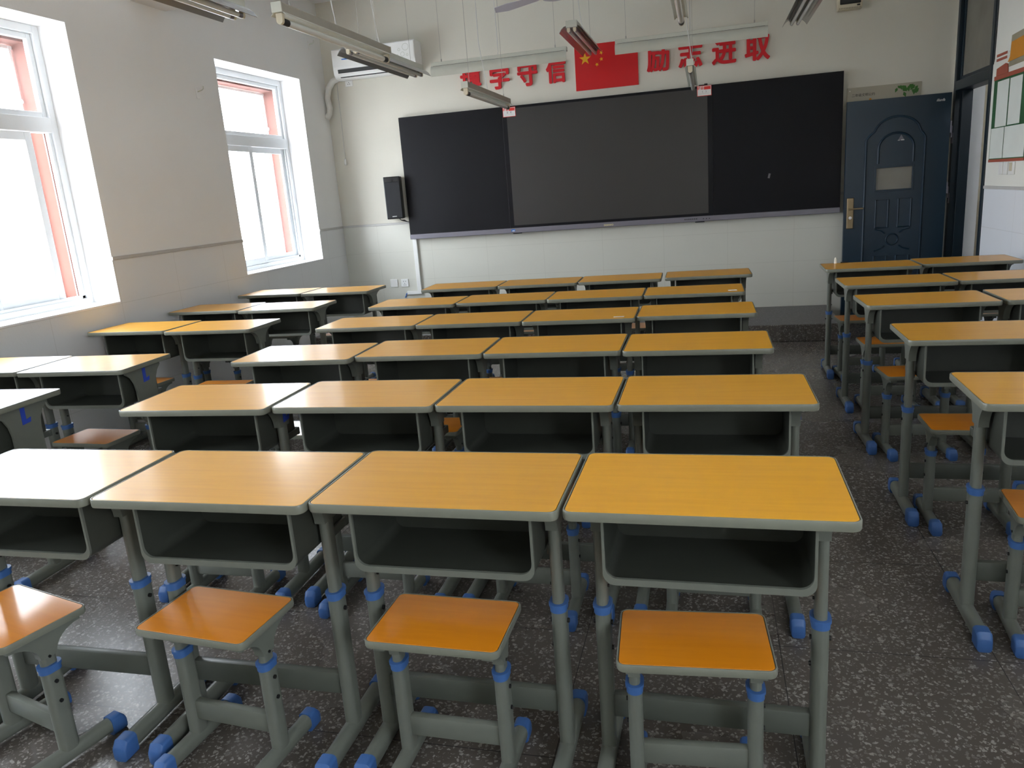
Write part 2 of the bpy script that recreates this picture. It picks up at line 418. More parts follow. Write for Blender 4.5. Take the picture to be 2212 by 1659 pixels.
window(2, *WINS[1], .13)
window(3, *WINS[2], .0)
# steel guard outside each window
for k, (y0, y1) in enumerate(WINS[:2]):
    bm = B(); xg = XO + .03
    for zz in (WZ0 + .06, 2.06, WZ1 - .13): box(bm, xg, xg + .012, y0 + .05, y1 - .07, zz, zz + .02)
    for yy in (y0 + .07, y1 - .10): box(bm, xg, xg + .014, yy, yy + .018, WZ0 + .03, WZ1 - .11)
    tube(bm, [(xg + .01, y1 - .55, 2.56), (xg + .01, y1 - .12, 2.22)], .006, 6)
    tube(bm, [(xg + .01, y1 - .10, 2.25), (xg + .03, y1 - .10, 2.25)], .016, 8)
    g = obj('window_guard', bm, 'white')
    tag(g, ['pale steel guard frame with slanted stay outside the far window', 'pale steel guard frame with slanted stay outside the nearer window'][k], 'window guard')

# ------------------------------------------------------------------ desk + stool prototypes
def slab(bm, w, d, r, zt, th):
    prof = [(.006, -th), (.0015, -th + .0015), (0, -th + .006), (0, -.003), (.0010, -.0006), (.0022, 0), (.0036, -.0002), (.0040, -.004), (.03, -.004)]
    loft(bm, [[(x, y, zt + z) for x, y in rrect(w - 2 * i, d - 2 * i, max(r - i, .004))] for i, z in prof])
def laminate(bm, w, d, r, zt):
    prof = [(.0056, -.004), (.0056, -.0010), (.0062, -.0005)]
    loft(bm, [[(x, y, zt + z) for x, y in rrect(w - 2 * i, d - 2 * i, max(r - i, .004))] for i, z in prof])
def legtube(bm, x, z0, z1, wx, wy):
    loft(bm, [[(x + a, b, z) for a, b in race(wx, wy)] for z in (z0, z1)])
def footbar(bm, x, y0, y1, w, h):
    pr = race(w, h)
    loft(bm, [[(x + a, y, h / 2 + .008 + b) for a, b in pr] for y in (y0, y1)])
def cap_(bm, x, y, s, w, h, L=.055):
    # plastic end cap with a chamfered nose and a flat sole touching the floor
    def lp(yy, ww, hh, zb):
        return [(x + a, yy, zb + hh / 2 + b) for a, b in rrect(ww, hh, min(ww, hh) * .35)]
    def lp(yy, ww, hh, zb): return [(x + a, yy, zb + hh / 2 + b) for a, b in rrect(ww, hh, .012, 4)]
    ls = [lp(y - s * L, w, h, 0), (lp(y - s * .014, w, h, 0)), (lp(y - s * .002, w * .94, h * .74, .0)), (lp(y, w * .84, h * .62, .003))]
    loft(bm, ls if s > 0 else ls[::-1])
def collar_(bm, x, z, wx, wy):
    for (a, b, e) in ((z + .0, z + .008, .0045), (z - .014, z + .002, .0022)):
        loft(bm, [[(x + p, q, zz) for p, q in race(wx + 2 * e, wy + 2 * e)] for zz in (a, b)])
def bracket_(bm, x, zt, half, drop, tw, ty):
    n = 8; pts = []
    for i in range(n + 1):
        t = i / n; a = t * PI / 2
        pts.append((ty / 2 + (half - ty / 2) * (1 - math.sin(a)) , zt - .014 - (drop - .014) * (1 - math.cos(a))))
    right = [(half, zt)] + pts
    poly = right + [(-y, z) for y, z in reversed(right)]
    prism(bm, poly, 'x', x - tw / 2, x + tw / 2)

W, D = .6, .3792
def make_desk():
    t = thing('school_desk', 'x', 'desk', (0, 0, 0), 0, 'school desks')
    bm = B(); laminate(bm, W, D, .022, ZT); top = obj('tabletop', bm, 'desk_wood', t)
    bm = B(); slab(bm, W, D, .022, ZT, .0235); obj('edge_band', bm, 'edge', t, smooth=True)
    zu = ZT - .0235
    # book tray
    hw, zb, r = .226, .572, .028
    def U(hw, zb, r, zt):
        p = [(-hw, zt)]
        for i in range(7):
            a = PI + PI / 2 * i / 6; p.append((-hw + r + r * math.cos(a), zb + r + r * math.sin(a)))
        for i in range(7):
            a = 1.5 * PI + PI / 2 * i / 6; p.append((hw - r + r * math.cos(a), zb + r + r * math.sin(a)))
        p.append((hw, zt)); return p
    th = .002
    outer = U(hw, zb, r, zu); inner = U(hw - th, zb + th, r - th, zu)
    bm = B(); prism(bm, outer + inner[::-1], 'y', -.118, .13)
    prism(bm, outer, 'y', .128, .131)
    inner2 = U(hw - .006, zb + .016, r, zu)
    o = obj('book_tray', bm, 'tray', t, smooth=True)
    bm = B(); prism(bm, outer + inner2[::-1], 'y', -.126, -.118)
    obj('tray_rim', bm, 'steel', o, smooth=True)
    for s in (-1, 1):
        x = s * .25
        bm = B(); legtube(bm, x, .44, .70, .028, .045); legtube(bm, x, .045, .447, .037, .056); footbar(bm, x, -.17, .17, .041, .052)
        leg = obj('leg', bm, 'steel', t, smooth=True)
        bm = B(); collar_(bm, x, .447, .037, .056); obj('collar', bm, 'blue', leg, smooth=True)
        for e in (-1, 1):
            bm = B(); cap_(bm, x, e * .203, e, .0445, .0625, .05); obj('foot_cap', bm, 'blue', leg, smooth=True)
        for (xx, zz, rr) in ((x - s * .019, .40, .006), (x - s * .019, .33, .006), (x - s * .0145, .50, .004), (x + s * .020, .40, .006)):
            bm = B(); cyl(bm, (xx, 0, zz), rr, .008, 'x', 10); obj('bolt', bm, 'bolt', leg, smooth=True)
        bm = B(); bracket_(bm, x, zu, .105, .095, .029, .062); obj('bracket', bm, 'steel', t, smooth=True)
    bm = B(); box(bm, -.234, .234, -.013, .013, .137, .203, .006); obj('crossbar', bm, 'steel_dark', t, smooth=True)
    bm = B(); box(bm, -.237, .237, .132, .150, .575, .605, .004)
    for s in (-1, 1): box(bm, s * .232 - .004, s * .232 + .004, .0, .150, .577, .603, .002)
    obj('tray_rail', bm, 'steel_dark', t, smooth=True)
    return t
SW, SD, SZ = .341, .2325, .4286
def make_stool():
    t = thing('school_stool', 'x', 'stool', (0, 0, 0), 0, 'school stools')
    bm = B(); laminate(bm, SW, SD, .02, SZ); obj('seat', bm, 'seat_wood', t)
    bm = B(); slab(bm, SW, SD, .02, SZ, .021); obj('edge_band', bm, 'edge', t, smooth=True)
    zu = SZ - .021
    for s in (-1, 1):
        x = s * .137
        bm = B(); legtube(bm, x, .29, .36, .026, .042); legtube(bm, x, .04, .302, .034, .053); footbar(bm, x, -.125, .125, .038, .046)
        leg = obj('leg', bm, 'steel', t, smooth=True)
        bm = B(); collar_(bm, x, .302, .034, .053); obj('collar', bm, 'blue', leg, smooth=True)
        for e in (-1, 1):
            bm = B(); cap_(bm, x, e * .16, e, .0415, .056, .045); obj('foot_cap', bm, 'blue', leg, smooth=True)
        for (xx, zz, rr) in ((x + s * .018, .26, .0055), (x + s * .018, .20, .0055), (x + s * .0135, .335, .004)):
            bm = B(); cyl(bm, (xx, 0, zz), rr, .006, 'x', 10); obj('bolt', bm, 'bolt', leg, smooth=True)
        bm = B(); bracket_(bm, x, zu, .098, .075, .028, .044); obj('bracket', bm, 'steel', t, smooth=True)
    bm = B(); box(bm, -.125, .125, -.012, .012, .088, .147, .006); obj('crossbar', bm, 'steel', t, smooth=True)
    bm = B(); box(bm, -.125, .125, -.03, .03, .393, .407, .003); obj('seat_rail', bm, 'steel_dark', t, smooth=True)
    return t
desk0 = make_desk(); stool0 = make_stool(); used = {'d': 0, 's': 0}
def put_desk(x, y, r, label, grp):
    if not used['d']:
        used['d'] = 1; desk0.location = (x, y, 0); desk0.rotation_euler = (0, 0, r); desk0['label'] = label; desk0['group'] = grp; return desk0
    return dup(desk0, (x, y, 0), r, label, grp)
def put_stool(x, y, r, label, grp):
    if not used['s']:
        used['s'] = 1; stool0.location = (x, y, 0); stool0.rotation_euler = (0, 0, r); stool0['label'] = label; stool0['group'] = grp; return stool0
    return dup(stool0, (x, y, 0), r, label, grp)

DESKS = {
 'A4': (-.010, 1.671, -.010), 'A3': (-.619, 1.670, -.006), 'A2': (-1.224, 1.655, .004), 'A1': (-1.838, 1.649, .008),
 'B4': (.015, 2.491, .004), 'B3': (-.594, 2.488, -.005), 'B2': (-1.203, 2.478, .012), 'B1': (-1.818, 2.445, .026),
 'C4': (-.050, 3.285, 0), 'C3': (-.659, 3.298, .012), 'C2': (-1.267, 3.290, .014), 'C1': (-1.876, 3.235, .026),
 'D4': (-.065, 4.129, .004), 'D3': (-.671, 4.087, .012), 'D2': (-1.277, 4.087, .015), 'D1': (-1.884, 4.071, .020),
 'E4': (-.089, 4.893, .008), 'E3': (-.694, 4.879, .012), 'E2': (-1.299, 4.876, .015), 'E1': (-1.904, 4.840, .020),
 'F4': (-.004, 5.742, .015), 'F3': (-.628, 5.705, .018), 'F2': (-1.233, 5.683, .017), 'F1': (-1.839, 5.669, .022),
 'L1r': (-2.914, 5.759, -.012), 'L1l': (-3.528, 5.800, -.030), 'L2r': (-2.950, 4.923, .012), 'L2l': (-3.566, 4.973, -.020),
 'L3r': (-2.948, 4.135, -.003), 'L3l': (-3.570, 4.190, -.025), 'L4r': (-2.972, 3.096, .030), 'L4l': (-3.585, 3.100, .010),
 'L5r': (-2.985, 2.400, .020),
 'R1l': (1.084, 5.794, -.019), 'R1r': (1.700, 5.850, -.010), 'R2l': (1.071, 4.971, .001), 'R2r': (1.683, 4.987, 0),
 'R3l': (1.055, 4.233, .015), 'R3r': (1.680, 4.250, .001), 'R4l': (1.054, 3.365, -.017), 'R5l': (1.047, 2.478, -.028),
}
ROW = {'A': 'nearest row', 'B': 'second row', 'C': 'third row', 'D': 'fourth row', 'E': 'fifth row', 'F': 'farthest row'}
POS = {'1': 'leftmost of the four', '2': 'second from left of the four', '3': 'third from left of the four', '4': 'rightmost of the four'}
LB = {'L1r': 'aisle-side desk of the farthest pair by the windows, beneath the far window', 'L1l': 'wall-side desk of the farthest pair by the windows',
 'L2r': 'white-glaring aisle-side desk of the second farthest window pair', 'L2l': 'orange-topped wall-side desk of the second farthest window pair',
 'L3r': 'aisle-side desk of the third farthest window pair', 'L3l': 'wall-side desk of the third farthest pair, beneath the bare wall between windows',
 'L4r': 'glaring white-topped desk with a blue L mark, fourth pair along the windows', 'L4l': 'wall-side desk of the fourth window pair, cut by the left picture edge',
 'L5r': 'nearest window-side desk with blue L mark, cut by the left picture edge',
 'R1l': 'farthest aisle-side desk on the right, in front of the blue door', 'R1r': 'farthest desk against the right wall, past the blue door',
 'R2l': 'aisle-side desk of the second farthest row on the right', 'R2r': 'wall-side desk of the second farthest row on the right',
 'R3l': 'aisle-side desk of the third farthest row on the right', 'R3r': 'wall-side desk of the third farthest right row, cut by picture edge',
 'R4l': 'second nearest yellow desk on the right across the aisle', 'R5l': 'nearest yellow desk on the right, cut by the picture edge'}
look = {'A1': 'white-glaring', 'A2': 'pale tan', 'A3': 'soft yellow', 'A4': 'deep yellow-orange', 'B1': 'pale pinkish tan', 'B2': 'light tan', 'B3': 'yellow', 'B4': 'bright yellow-orange'}
GRP = {'L': 'double school desks along the windows', 'R': 'school desks on the right side', 'M': 'school desks in the middle block'}
desk_objs = {}
for k, (x, y, r) in DESKS.items():
    if k[0] in ROW:
        lab = '%s desk, %s in the %s of the middle block' % (look.get(k, 'yellow'), POS[k[1]].replace(' of the four', ''), ROW[k[0]]); g = GRP['M']
    else: lab = LB[k]; g = GRP[k[0]]
    desk_objs[k] = put_desk(x, y, r, lab, g)

ST = {'A4': (-.042, 1.585, .06), 'A3': (-.643, 1.583, -.019), 'A2': (-1.269, 1.544, -.086), 'A1': (-1.865, 1.467, -.253),
 'L4r': (-2.947, 2.981, -.035), 'R1l': (1.034, 5.656, .07), 'R2l': (1.045, 4.865, .034), 'R3l': (1.012, 4.099, .08), 'R4l': (1.005, 3.240, -.013), 'R5l': (1.037, 2.409, -.095)}
rs = random.Random(3)
for k, (x, y, r) in DESKS.items():
    if k in ('L5r', 'L4l'): continue
    if k in ST: sx, sy, sr = ST[k]
    else: sx, sy, sr = x + rs.uniform(-.02, .02), y - rs.uniform(.08, .12), r + rs.uniform(-.05, .05)
    if k == 'L3r': sx, sy = -2.93, 3.98
    if k == 'B3': sx, sy, sr = -.60, 2.395, .0
    if k[0] in ROW:
        lab = 'orange stool under the %s desk, %s of the middle block' % (POS[k[1]].replace(' of the four', ''), ROW[k[0]]); g = 'stools in the middle block'
    else:
        lab = 'orange stool under the ' + {'L1r': 'aisle-side desk of the farthest window pair', 'L1l': 'wall-side desk of the farthest window pair', 'L2r': 'aisle-side desk of the second farthest window pair', 'L2l': 'wall-side desk of the second farthest window pair',
          'L3r': 'aisle-side desk of the third window pair', 'L3l': 'wall-side desk of the third window pair', 'L4r': 'glaring white desk with a blue L mark',
          'R1l': 'farthest aisle-side desk on the right', 'R1r': 'farthest wall-side desk on the right', 'R2l': 'second farthest aisle-side desk on the right', 'R2r': 'second farthest wall-side desk on the right',
          'R3l': 'third farthest aisle-side desk on the right', 'R3r': 'third farthest wall-side desk on the right', 'R4l': 'second nearest desk across the right aisle', 'R5l': 'nearest desk on the right picture edge'}[k]
        g = 'stools along the windows' if k[0] == 'L' else 'stools on the right side'
    put_stool(sx, sy, sr, lab, g)
# blue painted L marks on the outer side of some desk brackets
def wide_bracket(d, s=1):
    bm = B(); x = s * .2565
    pts = [(.125, .7505), (.125, .735), (.100, .712), (.082, .68), (.076, .64), (.076, .50), (.045, .475), (-.035, .475), (-.066, .50), (-.066, .64), (-.074, .68), (-.092, .712), (-.125, .735), (-.125, .7505)]
    prism(bm, pts, 'x', x, x + s * .010); obj('side_plate', bm, 'steel', d)
def lmark(d, s=1):
    bm = B(); x = s * .2667
    prism(bm, [(-.010, .742), (.012, .742), (.010, .690), (.034, .696), (.030, .676), (-.012, .672)], 'x', x, x + s * .0015)
    o = obj('painted_mark', bm, 'blue_paint', d); o['label'] = 'blue painted L mark'
for k in ('L4r', 'L5r', 'B4', 'B1'):
    if k[0] == 'L': wide_bracket(desk_objs[k])
    lmark(desk_objs[k])

# ------------------------------------------------------------------ smart board
BX0, BX1, BZ0, BZ1, BY = -3.118, 1.205, 1.043, 2.287, 7.872
t = thing('smart_blackboard', 'long black smart blackboard with grey lower rail on the front wall', 'blackboard', ((BX0 + BX1) / 2, BY, BZ0))
def loc_(bm): bmesh.ops.translate(bm, verts=bm.verts, vec=(-(BX0 + BX1) / 2, -BY, -BZ0)); return bm
S0, S1 = -1.998, .055
bm = B(); box(bm, BX0, BX1, BY + .012, YF - .004, BZ0 + .01, BZ1, .003); obj('back_frame', loc_(bm), 'black', t)
bm = B(); box(bm, BX0, S0 - .001, BY, BY + .012, BZ0 + .04, BZ1, .002); obj('writing_panel', loc_(bm), 'black_panel', t)
bm = B(); box(bm, S1 + .001, BX1, BY, BY + .012, BZ0 + .04, BZ1, .002); p = obj('writing_panel', loc_(bm), 'black_panel', t)
bm = B(); prism(bm, [(.556, 1.40), (.574, 1.395), (.584, 1.438), (.566, 1.442)], 'y', BY - .0006, BY); obj('chalk_smear', loc_(bm), 'smear', p)
bm = B(); box(bm, S0, S1, BY - .001, BY + .012, BZ0 + .04, BZ1, .002); sb = obj('screen_border', loc_(bm), 'screen_edge', t)
bm = B(); box(bm, -1.951, .009, BY - .0022, BY - .001, 1.111, 2.262); obj('display', loc_(bm), 'screen', sb)
bm = B(); box(bm, BX0, BX1, BY - .012, BY + .012, BZ0 - .008, BZ0 + .042, .004); rail = obj('lower_rail', loc_(bm), 'alu', t)
M4 = Matrix.Translation((-(BX0 + BX1) / 2, -BY, -BZ0))
text_mesh('lettering', 'seewo', .038, 'yellow_ink', rail, .0004, .0005, mat4=M4 @ on_front(-.97, BY - .0125, BZ0 + .016))
bm = B()
for i in range(7): cyl(bm, (-.216 + i * .0185, BY - .0125, BZ0 + .018), .006, .002, 'y', 10)
for i in range(3): box(bm, -.045 + i * .028, -.035 + i * .028, BY - .0135, BY - .012, BZ0 + .012, BZ0 + .02)
obj('button', loc_(bm), 'black', rail)
bm = B(); box(bm, -1.985, -1.945, BY - .0135, BY - .012, BZ0 + .006, BZ0 + .03); obj('sticker', loc_(bm), 'label_blue', rail)
bm = B(); box(bm, -1.975, -1.95, BY - .0145, BY - .0135, BZ0 + .010, BZ0 + .018); obj('sticker_print', loc_(bm), 'white', rail)
bm = B()
for x in (-1.97, -.12): box(bm, x, x + .09, BY - .012, BY + .02, BZ0 - .018, BZ0 - .008, .002)
obj('hook', loc_(bm), 'black', t)
# two name cards stuck on the top edge
for k, (x, z, lab) in enumerate(((-1.922, 2.231, 'small white card with red heading at the left top corner of the screen'), (-.018, 2.240, 'small white card with red heading at the right top corner of the screen'))):
    c = thing('name_card', lab, 'card', (x, BY - .004, z), 0, 'cards clipped on the blackboard top')
    w, h = .066, .046
    bm = B(); box(bm, -w, w, -.002, .001, -h, h, .0008); obj('card_border', bm, 'card_red', c)
    bm = B(); box(bm, -w + .004, w - .004, -.0028, -.002, -h + .004, h - .004); obj('card_face', bm, 'card', c)
    bm = B(); box(bm, -.002, w - .008, -.0034, -.0028, .010, h - .008); obj('heading_block', bm, 'card_red', c)
    text_mesh('heading_print', '班级', .030, 'card_red', c, .0001, .0006, mat4=on_front(-.034, -.0031, .023))
    text_mesh('name_print', '文  文' if k == 0 else '(    )', .022, 'ink', c, .0001, .0002, mat4=on_front(0, -.0031, -.006))
    bm = B(); box(bm, -.05, .05, -.0031, -.0028, -.026, -.0252); obj('ruled_line', bm, 'ink', c)
    bm = B(); box(bm, -.075 if k == 0 else -.05, .0 if k == 0 else .03, -.004, .05, .0575 if k == 0 else .0485, .064 if k == 0 else .055, .002); box(bm, -.05 if k == 0 else .0, -.02 if k == 0 else .03, -.002, .03, .062 if k == 0 else .054, .072 if k == 0 else .063, .002); obj('clip', bm, 'black', c)

# ------------------------------------------------------------------ slogan and flag
chars = [('博', -2.315, .215), ('学', -2.012, .205), ('守', -1.724, .205), ('信', -1.434, .20), ('励', -.443, .215), ('志', -.142, .222), ('进', .165, .222), ('取', .462, .225)]
for ch, x, w in chars:
    o = text_mesh('wall_character', ch, .24, 'red', None, .009, 0, mat4=None, fit=(w - .014, .223))
    bm = B()
    for i, (dx, dy) in enumerate(((0, 0), (.007, 0), (-.007, 0), (0, .006), (0, -.006), (.005, .004), (-.005, .004), (.005, -.004), (-.005, -.004))):
        n0 = len(bm.verts); bm.from_mesh(o.data); bm.verts.ensure_lookup_table()
        for v in bm.verts[n0:]: v.co += Vector((dx, dy, -i * .0001))
    bm.to_mesh(o.data); bm.free()
    o.data.transform(Matrix.Rotation(PI / 2, 4, 'X')); o.location = (x, YF - .012, 2.580)
    tag(o, 'red raised Chinese character %s of the wall slogan %s' % (ch, 'left of the flag' if x < -1 else 'right of the flag'), 'wall lettering', 'red slogan characters above the blackboard')
fl = thing('national_flag', 'red flag with five yellow stars stuck above the blackboard', 'flag', (-.937, YF - .006, 2.572))
bm = B(); box(bm, -.305, .305, -.004, .006, -.207, .207, .001); obj('flag_field', bm, 'flag_red', fl)
def star(cx, cz, r, rot):
    pts = []
    for i in range(10):
        a = math.radians(90 + rot + 36 * i); q = r if i % 2 == 0 else r * .382
        pts.append((cx + q * math.cos(a), cz + q * math.sin(a)))
    bm = B(); prism(bm, pts, 'y', -.0055, -.004); obj('star', bm, 'flag_yellow', fl)
star(-.204, .080, .060, 0)
for (a, b, rr) in ((-.085, .165, 20), (-.043, .121, 40), (-.045, .063, 10), (-.090, .018, 30)): star(a, b, .021, rr)

# ------------------------------------------------------------------ ceiling lamps
def hanger(bm, x, y, z0, r=.0016): tube(bm, [(x, y, z0), (x, y, ZC)], r, 5)
def batten(cx, y0, z, label, L=1.22, dz=0.0, alongx=False):
    """single bare tube batten; cx,y0,z = housing centre at the near end"""
    t = thing('tube_lamp', label, 'ceiling lamp', (cx, y0, z), 0, 'single tube lamps hung over the desks')
    bm = B(); box(bm, -.023, .023, 0, L, -.020, .020, .003); obj('housing', bm, 'lampmetal_dim', t)
    for yy in (-.002, L - .004):
        bm = B(); box(bm, -.0245, .0245, yy, yy + .006, -.0215, .0215, .001); obj('end_plate', bm, 'lampmetal', t)
    bm = B(); prism(bm, [(-.023, -.0205), (-.036, -.032), (-.038, -.030), (-.025, -.0185), (.025, -.0185), (.038, -.030), (.036, -.032), (.023, -.0205)], 'y', .01, L - .01); obj('reflector', bm, 'lampmetal', t)
    for yy in (.012, L - .03):
        bm = B(); prism(bm, [(-.015, -.022), (-.015, -.052)] + [(.015 * math.cos(a), -.052 + .015 * math.sin(a)) for a in [PI + PI * i / 8 for i in range(1, 8)]] + [(.015, -.052), (.015, -.022)], 'y', yy, yy + .018); obj('lamp_holder', bm, 'ivory', t)
    bm = B(); cyl(bm, (0, L / 2, -.052), .0150, L - .06, 'y', 16); tb = obj('tube', bm, 'tube', t, smooth=True)
    for yy in (.055, L - .058):
        bm = B(); cyl(bm, (0, yy, -.052), .0155, .05, 'y', 16); obj('tube_end', bm, 'black', tb, smooth=True)
    for yy in (.12, L - .14):
        bm = B(); tube(bm, [(0, yy, .02), (0, yy, ZC - z - (0 if not (5.08 < y0 + yy < 5.455 or 1.75 < y0 + yy < 2.12) else ZC - 2.955))], .0016, 5)
        tube(bm, [(0, yy, .018), (0, yy, .045)], .004, 6); obj('hanging_chain', bm, 'chain', t)
    bm = B(); tube(bm, [(.012, L * .45, .02), (.0, L * .45, .12), (-.03, L * .45, .35), (-.03, L * .45, .5), (-.03, L * .45, ZC - z - (0 if not (5.08 < y0 + L * .45 < 5.455) else ZC - 2.955))], .003, 6); obj('power_cord', bm, 'wire', t, smooth=True)
    return t
batten(-1.794, 3.251, 2.295, 'nearest single tube lamp hanging slanting at the upper left')
batten(-1.603, 5.331, 2.184, 'small single tube lamp hanging above the left top edge of the screen')
batten(-.128, 3.45, 2.33, 'single tube lamp seen end-on, cut by the top picture edge')
batten(-.107, 5.795, 2.226, 'single tube lamp hanging end-on before the character 志')
def twin(x, y0, z, label, L=1.22):
    t = thing('twin_tube_lamp', label, 'ceiling lamp', (x, y0, z), 0, 'twin tube reflector lamps')
    bm = B(); box(bm, -.045, .045, 0, L, -.02, .03, .003); obj('housing', bm, 'lampmetal', t)
    wing = [(.045, -.012), (.062, -.018), (.080, -.034), (.098, -.058), (.100, -.057), (.083, -.031), (.064, -.014), (.045, -.008)]
    bm = B(); prism(bm, wing, 'y', -.005, L + .005); prism(bm, [(-a, b) for a, b in wing], 'y', -.005, L + .005); box(bm, -.045, .045, .004, L - .004, -.024, -.0205); obj('reflector', bm, 'reflector', t)
    for s in (-1, 1):
        for yy in (.0, L - .016):
            bm = B(); prism(bm, [(s * .025 - .012, -.024), (s * .025 - .012, -.045)] + [(s * .025 + .012 * math.cos(a), -.045 + .012 * math.sin(a)) for a in [PI + PI * i / 6 for i in range(1, 6)]] + [(s * .025 + .012, -.045), (s * .025 + .012, -.024)], 'y', yy, yy + .016); obj('lamp_holder', bm, 'ivory', t)
        bm = B(); cyl(bm, (s * .025, L / 2, -.045), .0125, L - .03, 'y', 14); tb = obj('tube', bm, 'tube', t, smooth=True)
        for yy in (.035, L - .035):
            bm = B(); cyl(bm, (s * .025, yy, -.045), .0128, .03, 'y', 14); obj('tube_end', bm, 'alu', tb, smooth=True)
    for yy in (.15, L - .15):
        bm = B()
        zz = ZC - z if not (5.08 < y0 + yy < 5.455 or 1.75 < y0 + yy < 2.12) else 2.955 - z
        tube(bm, [(0, yy, .03), (0, yy, zz)], .0016, 5); tube(bm, [(0, yy, .03), (0, yy, .05)], .004, 6); obj('hanging_chain', bm, 'chain', t)
    bm = B(); tube(bm, [(.03, L * .35, .03), (.01, L * .35, .15), (-.01, L * .35, .4), (-.01, L * .35, (2.955 if 5.08 < y0 + L * .35 < 5.455 else ZC) - z)], .003, 6); obj('power_cord', bm, 'wire', t, smooth=True)
    return t
twin(-2.205, 4.88, 2.44, 'twin tube lamp hanging in front of the air conditioner')
twin(-1.03, 6.49, 2.70, 'twin tube lamp pointing away over the left part of the flag')
twin(-2.26, 2.49, 2.44, 'twin tube lamp cut by the top edge near the left window wall')
twin(.735, 6.22, 2.70, 'twin tube lamp at top right beside the last slogan character')
def boardlamp(x0, y, z, label, L=1.22):
    t = thing('board_lamp', label, 'blackboard lamp', (x0, y, z), 0, 'long grey reflectors hung before the blackboard')
    bm = B(); box(bm, 0, L, -.005, .055, -.034, .0, .003); obj('housing', bm, 'lampmetal', t)
    out = [(-.008, -.034), (-.022, -.046), (-.032, -.062), (-.036, -.080), (-.034, -.100), (-.026, -.120)]
    inn = [(-.024, -.121), (-.031, -.100), (-.033, -.080), (-.029, -.063), (-.020, -.048), (-.003, -.036)]
    bm = B(); prism(bm, out + inn, 'x', 0, L); obj('reflector', bm, 'lampmetal', t, smooth=True)
    bm = B(); box(bm, .02, L - .02, -.0065, -.005, -.033, -.031); obj('seam', bm, 'dark', t)
    bm = B(); cyl(bm, (L / 2, .025, -.066), .014, L - .06, 'x', 14); obj('tube', bm, 'tube', t, smooth=True)
    for a in (.02, L - .038):
        bm = B(); box(bm, a, a + .018, .012, .038, -.082, -.034, .003); obj('lamp_holder', bm, 'ivory', t)
    for a in (.09, L - .10):
        bm = B(); tube(bm, [(a, .025, 0), (a, .025, ZC - z)], .0016, 5); tube(bm, [(a, .025, 0), (a, .025, .025)], .005, 6); obj('hanging_chain', bm, 'chain', t)
    bm = B(); tube(bm, [(L * .50, .02, 0), (L * .505, .02, .03), (L * .505, .02, .2), (L * .49, .02, ZC - z)], .003, 6); obj('power_cord', bm, 'wire', t, smooth=True)
boardlamp(-2.365, 6.89, 2.612, 'long pale board lamp in front of the characters left of the flag')
boardlamp(-.738, 6.93, 2.620, 'long pale board lamp in front of the characters right of the flag')
# ceiling fan
t = thing('ceiling_fan', 'ceiling fan with a grey blade reaching down at the top centre', 'fan', (-1.045, 5.857, 2.795))
bm = B(); tube(bm, [(0, 0, .08), (0, 0, ZC - 2.795)], .012, 10); obj('down_rod', bm, 'fan', t, smooth=True)
bm = B(); tube(bm, [(0, 0, -.04), (0, 0, -.035), (0, 0, .0), (0, 0, .05), (0, 0, .08)], [.05, .08, .1, .09, .03], 24); obj('motor', bm, 'fan', t, smooth=True)
for k in range(3):
    a = math.radians(149 + 120 * k); bm = B()
    pts = [(.10, .02), (.2, .035), (.42, .062), (.55, .055), (.61, -.015), (.5, -.045), (.2, -.035), (.10, -.02)]
    prism(bm, pts, 'z', -.0015, .0015)
    bmesh.ops.rotate(bm, verts=bm.verts, cent=(0, 0, 0), matrix=Matrix.Rotation(math.radians(12), 3, 'X'))
    bmesh.ops.rotate(bm, verts=bm.verts, cent=(0, 0, 0), matrix=Matrix.Rotation(a, 3, 'Z'))
    obj('blade', bm, 'fan', t)

# ------------------------------------------------------------------ air conditioner
t = thing('air_conditioner', 'white wall air conditioner with dark louvre in the front left corner', 'air conditioner', (-3.27, YF, 2.85))
a0, a1 = -.452, .452
prof = [(-.004, -.135), (-.10, -.145), (-.165, -.13), (-.195, -.095), (-.204, -.04), (-.204, .13), (-.19, .148), (-.004, .148)]
bm = B(); prism(bm, prof, 'x', a0, a1)
obj('body', bm, 'white', t, smooth=True)
bm = B(); box(bm, a0 + .004, a1 - .004, -.210, -.205, -.028, .138, .002); obj('front_panel', bm, 'white', t)
def acquad(n, x0, x1, p0, p1, m, off=.0015):
    (y0, z0), (y1, z1) = p0, p1; bm = B(); nrm = Vector((0, -(z1 - z0), (y1 - y0))); nrm.normalize(); nrm = nrm if nrm.y < 0 else -nrm
    vs = [Vector((x0, y0, z0)), Vector((x1, y0, z0)), Vector((x1, y1, z1)), Vector((x0, y1, z1))]
    A = [bm.verts.new(v + nrm * off) for v in vs]; C = [bm.verts.new(v - nrm * .002) for v in vs]
    bm.faces.new(A); bm.faces.new(C[::-1])
    for i in range(4): bm.faces.new((A[i], A[(i + 1) % 4], C[(i + 1) % 4], C[i]))
    return obj(n, bm, m, t)
acquad('air_outlet', a0 + .05, a1 - .15, (-.2025, -.050), (-.1965, -.088), 'dark', .0012)
acquad('louvre_flap', a0 + .05, a1 - .15, (-.1945, -.098), (-.178, -.118), 'white', .004)
acquad('lower_slot', a0 + .06, a1 - .15, (-.180, -.117), (-.168, -.128), 'dark', .0012)
bm = B(); box(bm, -.09, .03, -.2115, -.210, -.020, -.006); obj('display_strip', bm, 'dark', t)
bm = B(); box(bm, -.345, -.270, -.212, -.210, .035, .132); lb = obj('energy_label', bm, 'white', t); lb['label'] = 'white energy label with blue bands'
bm = B(); box(bm, -.343, -.272, -.2126, -.212, .115, .126); box(bm, -.343, -.272, -.2126, -.212, .037, .048); obj('label_band', bm, 'label_blue', lb)
